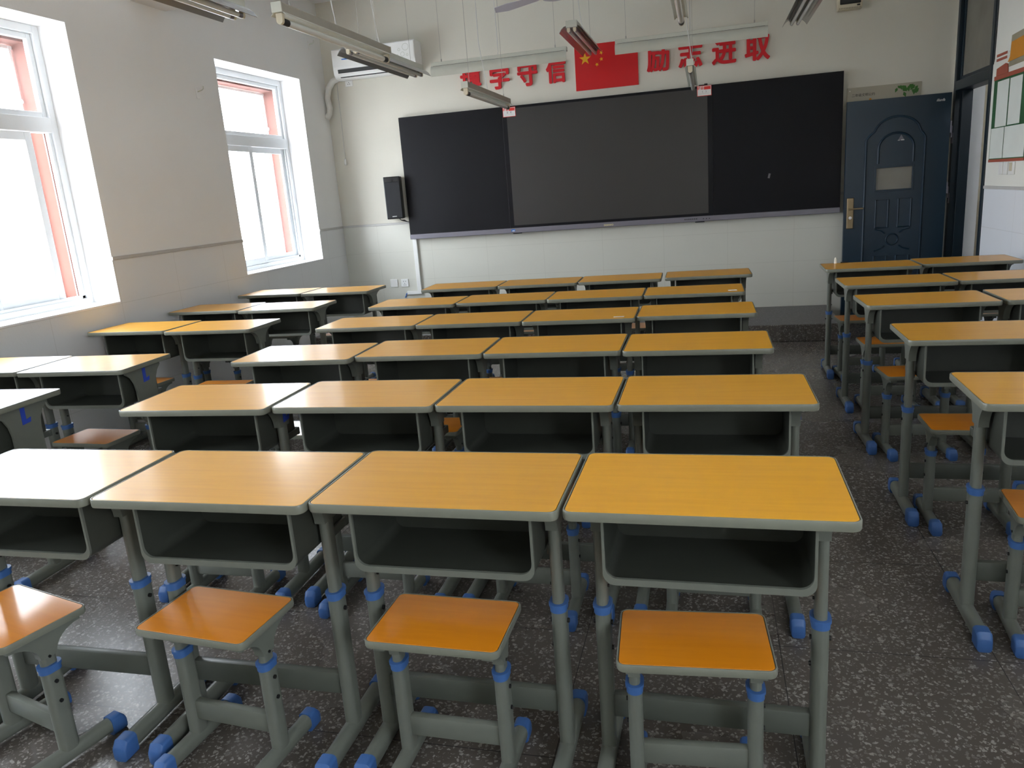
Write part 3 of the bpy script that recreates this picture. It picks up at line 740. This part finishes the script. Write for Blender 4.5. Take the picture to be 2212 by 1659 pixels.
bm = B(); box(bm, -.335, -.31, -.2126, -.212, .092, .102); box(bm, -.325, -.295, -.2126, -.212, .080, .088); obj('label_arrow', bm, 'card_red', lb)
bm = B()
for (x, z, r) in ((.36, .085, .034), (.29, .065, .014), (.325, .02, .022), (.27, .01, .012), (.375, .01, .012)):
    n = 24
    for r0, r1 in ((r, r - .004),):
        A = [(x + r0 * math.cos(2 * PI * i / n), z + r0 * math.sin(2 * PI * i / n)) for i in range(n)]
        C = [(x + r1 * math.cos(2 * PI * i / n), z + r1 * math.sin(2 * PI * i / n)) for i in range(n)]
        va = [bm.verts.new((p[0], -.2108, p[1])) for p in A]; vc = [bm.verts.new((p[0], -.2108, p[1])) for p in C]
        for i in range(n): bm.faces.new((va[i], va[(i + 1) % n], vc[(i + 1) % n], vc[i]))
obj('flower_print', bm, 'lampmetal', t)
bm = B(); tube(bm, [(-3.73, 7.85, 2.735), (-3.80, 7.86, 2.715), (-3.865, 7.875, 2.65), (-3.895, 7.88, 2.56), (-3.882, 7.88, 2.46), (-3.895, 7.88, 2.40), (-3.93, 7.88, 2.36)], .032, 12)
tag(obj('refrigerant_hose', bm, 'hose', None, True), 'white taped hose curving down the corner below the air conditioner', 'hose')
bm = B(); tube(bm, [(-3.735, 7.92, 2.745), (-3.79, 7.93, 2.70), (-3.80, 7.9415, 2.58), (-3.797, 7.9415, 2.33), (-3.807, 7.9415, 2.0), (-3.797, 7.935, 1.93)], .003, 6)
c = tag(obj('power_cable', bm, 'wire', None, True), 'thin white cable with plug hanging down the front wall corner', 'cable')
bm = B(); tube(bm, [(-3.797, 7.925, 1.935), (-3.797, 7.922, 1.92), (-3.797, 7.920, 1.88), (-3.797, 7.920, 1.865)], [.006, .014, .016, .010], 12); obj('plug', bm, 'white', c, True)

# ------------------------------------------------------------------ speaker, sockets, trunking, wall box
t = thing('wall_speaker', 'tall black wall speaker left of the blackboard', 'speaker', (-3.240, 7.832, 1.483), math.radians(15))
bm = B(); box(bm, -.086, .086, -.085, .09, -.218, .218, .006); obj('cabinet', bm, 'black', t)
bm = B(); box(bm, -.079, .079, -.090, -.085, -.208, .16, .003); obj('speaker_grille', bm, 'grille', t)
bm = B(); box(bm, -.070, .070, -.088, -.085, .166, .206, .002); f = obj('tweeter_panel', bm, 'dark', t)
bm = B(); tube(bm, [(0, -.088, .186), (0, -.093, .186)], .013, 16); obj('tweeter', bm, 'black', f, True)
text_mesh('lettering', 'seewo', .018, 'card', t, .0004, .0004, mat4=on_front(-.005, -.091, -.190))
bm = B(); tube(bm, [(-3.21, 7.83, 1.27), (-3.19, 7.84, 1.245), (-3.16, 7.85, 1.24), (-3.13, 7.86, 1.225), (-3.10, 7.88, 1.215)], [.004, .004, .009, .004, .004], 8)
tag(obj('speaker_cable', bm, 'black', None, True), 'short black cable from speaker bottom to the blackboard', 'cable')
def plate(x, z, w, h, name, label, cat, holes):
    t = thing(name, label, cat, (x, YF, z))
    bm = B(); box(bm, -w / 2, w / 2, -.010, .0, -h / 2, h / 2, .003); obj('face_plate', bm, 'white', t)
    if holes:
        bm = B()
        for (a, b) in ((-.012, .018), (.012, .018), (0, -.006), (-.010, -.022), (.010, -.022)): box(bm, a - .003, a + .003, -.0108, -.0095, b - .004, b + .004)
        obj('socket_slot', bm, 'dark', t)
plate(-3.396, .563, .086, .086, 'blank_plate', 'blank white wall plate low on the front wall', 'wall plate', False)
plate(-3.268, .561, .086, .086, 'power_socket', 'white socket low on the front wall beside the blank plate', 'socket', True)
plate(-3.656, 2.702, .084, .09, 'power_socket', 'white socket beneath the air conditioner', 'socket', True)
bm = B(); box(bm, -3.118, -3.072, YF - .028, YF - .001, .435, 1.034, .003); box(bm, -3.245, -3.0725, YF - .0275, YF - .0015, .432, .470, .003)
tag(obj('cable_trunking', bm, 'white'), 'white L-shaped cable trunking running down from the blackboard', 'cable trunking')
bm = B(); tube(bm, [(-3.243, 7.93, .452), (-3.262, 7.938, .44), (-3.27, 7.94, .415), (-3.285, 7.94, .40)], .004, 6); tube(bm, [(-3.243, 7.925, .445), (-3.268, 7.938, .425), (-3.275, 7.94, .40)], .004, 6)
tag(obj('loose_wires', bm, 'label_blue', None, True), 'short blue loose wires at the trunking end', 'wires')
t = thing('wall_loudspeaker', 'beige box loudspeaker with dark front high on the front wall', 'loudspeaker', (1.236, YF, 2.92))
bm = B(); box(bm, -.10, .10, -.10, -.001, -.13, .14, .008); obj('cabinet', bm, 'ivory', t)
bm = B(); box(bm, -.085, .085, -.106, -.100, -.088, .125, .006); obj('speaker_grille', bm, 'dark', t)
bm = B(); box(bm, .055, .08, -.107, -.100, -.108, -.096, .002); obj('badge', bm, 'dark', t)
bm = B()
for i in range(14): box(bm, -.09 + i * .0132, -.084 + i * .0132, -.102, -.0995, -.126, -.114)
obj('vent_slot', bm, 'kraft', t)

# poster behind the door
t = thing('notice_poster', 'beige poster with green leaves half hidden behind the blue door', 'poster', (1.555, YF, 1.98))
bm = B(); box(bm, -.310, .310, -.006, .0, -.30, .158, .001); obj('poster_sheet', bm, 'poster', t)
text_mesh('lettering', '二年级文明公约', .028, 'black_ink', t, .0002, .0002, mat4=on_front(-.17, -.0065, .088))
bm = B(); rl = random.Random(5)
for i in range(15):
    cx = .11 + rl.random() * .19; cz = .145 - rl.random() * .065 * (1 if cx > .15 else .5); L = .035 + rl.random() * .03; a = rl.uniform(-2.6, -.5); 
    d = Vector((math.cos(a), math.sin(a))); p = Vector((-d.y, d.x)); c0 = Vector((cx, cz)); zt_ = .156
    pts = [c0, c0 + d * L * .4 + p * L * .28, c0 + d * L, c0 + d * L * .4 - p * L * .28]
    pts = [(max(-.3, min(.305, q.x)), min(zt_, q.y)) for q in pts]
    prism(bm, pts, 'y', -.0072 - i * .0001, -.0062)
obj('leaf_print', bm, 'leaf', t)
bm = B(); cyl(bm, (-.285, -.0065, .13), .005, .003, 'y', 10); obj('pin', bm, 'chrome', t)
bm = B(); cyl(bm, (-.11, -.0065, .045), .011, .001, 'y', 10); obj('stamp_print', bm, 'orange', t)

# ------------------------------------------------------------------ door: frame in the right wall, leaf opened against the front wall
d = bpy.data.objects.new('door_1', None); link(d); d['kind'] = 'structure'; d.location = (XR, DY1, 0)
def dadd(name, bm, m, p=d, smooth=False):
    bmesh.ops.translate(bm, verts=bm.verts, vec=(-XR, -DY1, 0)); return obj(name, bm, m, p, smooth)
bm = B(); x0, x1 = XR - .012, XR + .13
box(bm, x0, x1, DY0, DY0 + .05, 0, DZ, .004); box(bm, x0, x1, DY1 - .055, DY1, 0, DZ, .004); box(bm, x0, x1, DY0 + .05, DY1 - .055, DZ - .05, DZ, .004); box(bm, x0, x1, DY0 + .05, DY1 - .055, 2.02, 2.10, .004)
box(bm, x0 + .05, x1 - .01, DY1 - .09, DY1 - .055, 0, 2.02, .003)
fr = dadd('door_frame', bm, 'frame_blue')
bm = B(); ring(bm, x0 + .03, x0 + .06, DY0 + .05, DY1 - .055, 2.10, DZ - .05, .035, .003); tr = dadd('transom_sash', bm, 'frame_blue')
bm = B(); box(bm, x0 + .043, x0 + .047, DY0 + .085, DY1 - .09, 2.135, DZ - .085); dadd('glass_pane', bm, 'frost', tr)
# leaf
LX0, LX1, LY, LZ0, LZ1 = 1.226, 2.072, 7.775, .012, 2.008
LT = .045
bm = B()
# window opening in the leaf
wx0, wx1, wz0, wz1 = 1.485, 1.79, 1.215, 1.415
xs = [LX0, wx0, wx1, LX1]; zs = [LZ0, wz0, wz1, LZ1]
for i in range(3):
    for j in range(3):
        if i == 1 and j == 1: continue
        box(bm, xs[i], xs[i + 1], LY, LY + LT, zs[j], zs[j + 1])
bmesh.ops.remove_doubles(bm, verts=bm.verts, dist=1e-5)
leaf = dadd('door_leaf', bm, 'door_blue')
bm = B(); ring(bm, wx0, wx1, LY - .0, LY, 0, 0, 0) if False else None
bm.free() if bm else None
bm = B()
for (a, b, c, e) in ((wx0 - .012, wx0 + .004, wz0 - .012, wz1 + .012), (wx1 - .004, wx1 + .012, wz0 - .012, wz1 + .012)): box(bm, a, b, LY - .006, LY + .004, c, e, .002)
for (c, e) in ((wz0 - .012, wz0 + .004), (wz1 - .004, wz1 + .012)): box(bm, wx0, wx1, LY - .006, LY + .004, c, e, .002)
dadd('window_bead', bm, 'door_blue', leaf)
bm = B(); box(bm, wx0, wx1, LY + .018, LY + .022, wz0, wz1); dadd('glass_pane', bm, 'frost', leaf)
# pressed mouldings
cx = (LX0 + LX1) / 2 + .0
def mould(pts, r=.011):
    bm = B(); tube(bm, [(x, LY + .001, z) for x, z in pts], r, 8); return bm
arcs = []
pts = [(1.395, .10), (1.395, 1.66)] + [(1.395 + .02, 1.69), (1.43, 1.705)] + [(cx + .19 * math.cos(a), 1.70 + .15 * math.sin(a)) for a in [PI - PI * i / 14 for i in range(1, 14)]] + [(1.845, 1.705), (1.86, 1.69), (1.88, 1.66), (1.88, .10)]
bm = mould(pts); dadd('outer_moulding', bm, 'door_blue', leaf, True)
pts = [(1.50, 1.45)] + [(1.50 + .145 - .145 * math.cos(a), 1.58 + .13 * math.sin(a)) for a in [PI * i / 12 for i in range(13)]] + [(1.79, 1.45)]
dadd('arched_moulding', mould(pts), 'door_blue', leaf, True)
for (a, b) in ((1.495, 1.60), (1.685, 1.79)):
    bm = mould([(a, .88), (a, 1.13), (b, 1.13), (b, .88), (a, .88)], .009); dadd('panel_moulding', bm, 'door_blue', leaf, True)
    bm = mould([(a, .20), (a, .62), (b, .62), (b, .20), (a, .20)], .009); dadd('panel_moulding', bm, 'door_blue', leaf, True)
bm = mould([(1.6425 + .05 * math.cos(2 * PI * i / 20), .77 + .05 * math.sin(2 * PI * i / 20)) for i in range(21)], .008); dadd('round_moulding', bm, 'door_blue', leaf, True)
for s in (-1, 1):
    bm = mould([(1.6425 + s * .15, .87), (1.6425 + s * .09, .85), (1.6425 + s * .06, .825)], .007); dadd('scroll_moulding', bm, 'door_blue', leaf, True)
    bm = mould([(1.6425 + s * .15, .67), (1.6425 + s * .09, .69), (1.6425 + s * .06, .715)], .007); dadd('scroll_moulding', bm, 'door_blue', leaf, True)
bm = B(); box(bm, 1.248, 1.308, LY - .012, LY, .885, 1.165, .006); h = dadd('handle_plate', bm, 'brass', leaf)
bm = B(); cyl(bm, (1.278, LY - .025, 1.065), .012, .03, 'y', 14); box(bm, 1.270, 1.385, LY - .045, LY - .033, 1.058, 1.074, .004); dadd('lever', bm, 'brass', leaf, True)
bm = B(); cyl(bm, (1.278, LY - .014, .985), .014, .006, 'y', 16); dadd('key_cylinder', bm, 'chrome', leaf, True)
bm = B(); prism(bm, [(1.655, 1.640), (1.710, 1.640), (1.683, 1.690)], 'y', LY - .0012, LY); dadd('triangle_sticker', bm, 'alu', leaf)
bm = B(); box(bm, 1.655, 1.672, LY - .0018, LY - .0010, 1.640, 1.644); box(bm, 1.682, 1.708, LY - .0018, LY - .0010, 1.640, 1.648); dadd('sticker_print', bm, 'card', leaf)
o = text_mesh('maker_lettering', 'ilianfa', .030, 'card', leaf, .0003, .0004, mat4=Matrix.Translation((-XR, -DY1, 0)) @ on_front(1.985, LY - .001, 1.952), shear=.3)
for zz in (1.62, 1.10):
    bm = B(); box(bm, LX1 + .001, LX1 + .012, LY - .008, LY + .05, zz + .05, zz + .15, .002); box(bm, XR - .018, XR - .012, DY1 - .075, DY1 - .02, zz - .04, zz + .05, .002); cyl(bm, (LX1 + .02, LY + .03, zz + .06), .008, .1, 'z', 10)
    dadd('hinge', bm, 'alu', d)

# ------------------------------------------------------------------ right wall display
def rbox(bm, y0, y1, z0, z1, t=.003, off=0, mi=0): box(bm, XR - off - t, XR - off, min(y0, y1), max(y0, y1), z0, z1, mi=mi)
t = thing('notice_board', 'green notice board with four white sheets on the right wall', 'notice board', (XR, 6.45, 1.7))
def ra(name, bm, m, p=None):
    bmesh.ops.translate(bm, verts=bm.verts, vec=(-XR, -6.45, -1.7)); return obj(name, bm, m, p or t)
bm = B(); rbox(bm, 6.885, 6.05, 1.405, 2.0, .006, .0005); ra('backing', bm, 'green')
bm = B(); rbox(bm, 6.885, 6.05, 1.992, 2.022, .003, .007); ra('border_strip', bm, 'brick_red')
bm = B(); rbox(bm, 6.885, 6.18, 1.398, 1.418, .003, .007); ra('border_strip', bm, 'brick_red')
for (a, b, c, e) in ((6.80, 6.57, 1.652, 1.978), (6.545, 6.315, 1.655, 1.976), (6.868, 6.60, 1.425, 1.645), (6.585, 6.19, 1.425, 1.645)):
    bm = B(); rbox(bm, a, b, c, e, .002, .0075); ra('paper_sheet', bm, 'paper')
bm = B(); prism(bm, [(6.86, 2.024), (6.62, 2.024), (6.635, 2.085), (6.68, 2.095), (6.86, 2.075)], 'x', XR - .006, XR - .002); 
tag(obj('book_cutout', bm, 'brick_red'), 'brick red book shaped paper cutout at the notice board corner', 'wall decoration')
for i in range(3):
    zz = 2.075 + i * .032
    if i == 0: continue
    p = thing('pencil_cutout', 'brick red pencil cutout with pale tip, %s of the pair on the right wall' % ('lower' if i == 1 else 'upper'), 'wall decoration', (XR, 6.75, zz + .02))
    bm = B(); box(bm, -.005, -.001, -.09, .13, .0, .018); obj('shaft', bm, 'brick_red', p)
    bm = B(); prism(bm, [(-.09, 0), (-.09, .018), (-.125, .012), (-.125, .006)], 'x', -.005, -.001); obj('tip', bm, 'card', p)
bm = B(); prism(bm, [(6.6, 2.27), (6.2, 2.285), (6.2, 2.065), (6.62, 2.06), (6.61, 2.14)], 'x', XR - .004, XR - .001)
c = tag(obj('paper_cutout', bm, 'kraft'), 'grey brown card with orange centre on the right wall', 'wall decoration')
bm = B(); prism(bm, [(6.59, 2.225), (6.2, 2.24), (6.2, 2.105), (6.64, 2.095), (6.60, 2.13)], 'x', XR - .0065, XR - .004); obj('orange_patch', bm, 'orange', c)
t = thing('switch_cluster', 'pale light switches under the notice board', 'light switch', (XR, 6.5, 1.35))
for i, (a, b) in enumerate(((.14, .07), (.045, -.025), (-.055, -.16))):
    bm = B(); box(bm, -.012, -.001, b, a, -.045, .045, .003); obj('switch_plate', bm, 'white', t)
bm = B(); box(bm, -.016, -.012, -.13, -.08, -.02, .04, .002); obj('yellow_tag', bm, 'ivory', t)
bm = B(); tube(bm, [(XR - .004, 6.93, 2.9), (XR - .004, 6.93, 2.35), (XR - .004, 6.935, 2.16), (XR - .004, 6.95, 2.12)], .005, 6)
tag(obj('door_bell_cable', bm, 'black', None, True), 'thin black cable beside the door frame on the right wall', 'cable')

# ------------------------------------------------------------------ left wall bits
for k, (y, z, lab) in enumerate(((5.69, 2.40, 'small pale wall bracket between the two windows'), (7.69, 3.055, 'small pale bracket high on the left wall near the corner'))):
    t = thing('wall_bracket', lab, 'bracket', (XL, y, z), 0, 'curtain brackets on the left wall')
    bm = B(); box(bm, .001, .006, -.022, .022, -.045, .045, .003); obj('back_plate', bm, 'wall_side', t)
    bm = B(); tube(bm, [(.005, 0, .01), (.05, 0, .02), (.06, 0, .03), (.06, 0, .045)], .005, 8); obj('arm', bm, 'lampmetal', t, True)
bm = B()
pts = [(6.01, 2.44), (6.055, 2.52), (6.10, 2.50), (6.12, 2.38), (6.10, 2.25), (6.13, 2.12), (6.02, 2.11)]
prism(bm, pts, 'x', XFm + .010, XFm + .013)
for v in bm.verts: v.co.x += .012 * math.sin(v.co.z * 23 + v.co.y * 31)
tag(obj('paper_sheet', bm, 'film'), 'grey paper sheet stuck to the far window pane', 'paper')
bm = B(); tube(bm, [(XFm + .02, 6.16, 2.17), (XFm + .02, 6.20, 2.13), (XFm + .022, 6.215, 2.07), (XFm + .02, 6.21, 2.03)], .003, 5)
tag(obj('window_wire', bm, 'black', None, True), 'thin black wire hanging on the far window transom', 'wire')

# small things left on desks
def flat(x, y, w, d_, r, name, label, cat, m):
    bm = B(); box(bm, -w / 2, w / 2, -d_ / 2, d_ / 2, 0, .0012)
    o = obj(name, bm, m); o.location = (x, y, ZT + .0005); o.rotation_euler = (0, 0, r); return tag(o, label, cat)
flat(-.455, 3.955, .055, .018, .05, 'paper_scrap', 'white paper scrap on the fourth row desk beside the rightmost', 'paper scrap', 'card')
flat(.14, 4.78, .05, .03, .1, 'paper_scrap', 'white paper scrap on the right corner of the fifth row', 'paper scrap', 'card')
t = thing('chalk_stub', 'short white chalk stub standing on the farthest right aisle desk', 'chalk', (.893, 5.965, ZT))
bm = B(); tube(bm, [(0, 0, 0), (0, 0, .028), (0, 0, .042)], [.009, .008, .003], 12); obj('stub', bm, 'chalk', t, True)
bm = B(); cyl(bm, (.955, 5.975, ZT + .004), .004, .05, 'x', 8)
tag(obj('pen', bm, 'black', None, True), 'small dark pen beside the chalk stub', 'pen')

# ------------------------------------------------------------------ outside
bm = B(); box(bm, -30, XO - .0, -25, 35, -.4, -.3); g = obj('ground', bm, 'ground'); g['kind'] = 'structure'

# ------------------------------------------------------------------ light
w = bpy.data.worlds.new('sky'); bpy.context.scene.world = w; w.use_nodes = True
wn = w.node_tree; bg = wn.nodes['Background']
tc = N(wn, 'ShaderNodeTexCoord'); sp = N(wn, 'ShaderNodeSeparateXYZ'); wn.links.new(tc.outputs['Generated'], sp.inputs[0])
cr = N(wn, 'ShaderNodeValToRGB'); wn.links.new(sp.outputs['Z'], cr.inputs[0])
cr.color_ramp.elements[0].position = 0; cr.color_ramp.elements[0].color = (.86, .90, .95, 1)
cr.color_ramp.elements[1].position = .7; cr.color_ramp.elements[1].color = (.80, .90, 1.0, 1)
wn.links.new(cr.outputs[0], bg.inputs['Color']); bg.inputs['Strength'].default_value = 17
def area(name, loc, rot, sx, sy, e, col, portal=False):
    l = bpy.data.lights.new(name, 'AREA'); l.shape = 'RECTANGLE'; l.size = sx; l.size_y = sy; l.energy = e; l.color = col
    if portal: l.cycles.is_portal = True
    o = bpy.data.objects.new(name, l); o.location = loc; o.rotation_euler = rot; COL.objects.link(o); return o
for i, (a, b) in enumerate(WINS):
    area('window_portal', (XO - .05, (a + b) / 2, (WZ0 + WZ1) / 2), (0, -PI / 2, 0), WZ1 - WZ0, b - a, 1, (1, 1, 1), True)

area('window_portal', (XR + .3, -1.1, 2.1), (0, PI / 2, 0), 1.2, 1.6, 1, (1, 1, 1), True)  # sky portal for the added fill opening behind the camera
# ------------------------------------------------------------------ camera
cam = bpy.data.cameras.new('camera'); co = bpy.data.objects.new('camera', cam); COL.objects.link(co)
cam.sensor_width = 36; cam.sensor_fit = 'HORIZONTAL'; cam.lens = 1645.33 / 2212 * 36; cam.clip_start = .02
R = Vector((0.96792131, 0.24016296, -0.07382478)); U = Vector((0.01082616, 0.25368755, 0.96722563)); Fw = Vector((-0.2510202, 0.93699753, -0.24294955))
mw = Matrix(((R.x, U.x, -Fw.x, 0), (R.y, U.y, -Fw.y, 0), (R.z, U.z, -Fw.z, 1.44392), (0, 0, 0, 1)))
co.matrix_world = mw
sc = bpy.context.scene; sc.camera = co
sc.view_settings.view_transform = 'Standard'; sc.view_settings.look = 'None'; sc.view_settings.exposure = 0.30
sc.cycles.max_bounces = 10; sc.cycles.diffuse_bounces = 6; sc.cycles.sample_clamp_indirect = 8; sc.cycles.use_denoising = True
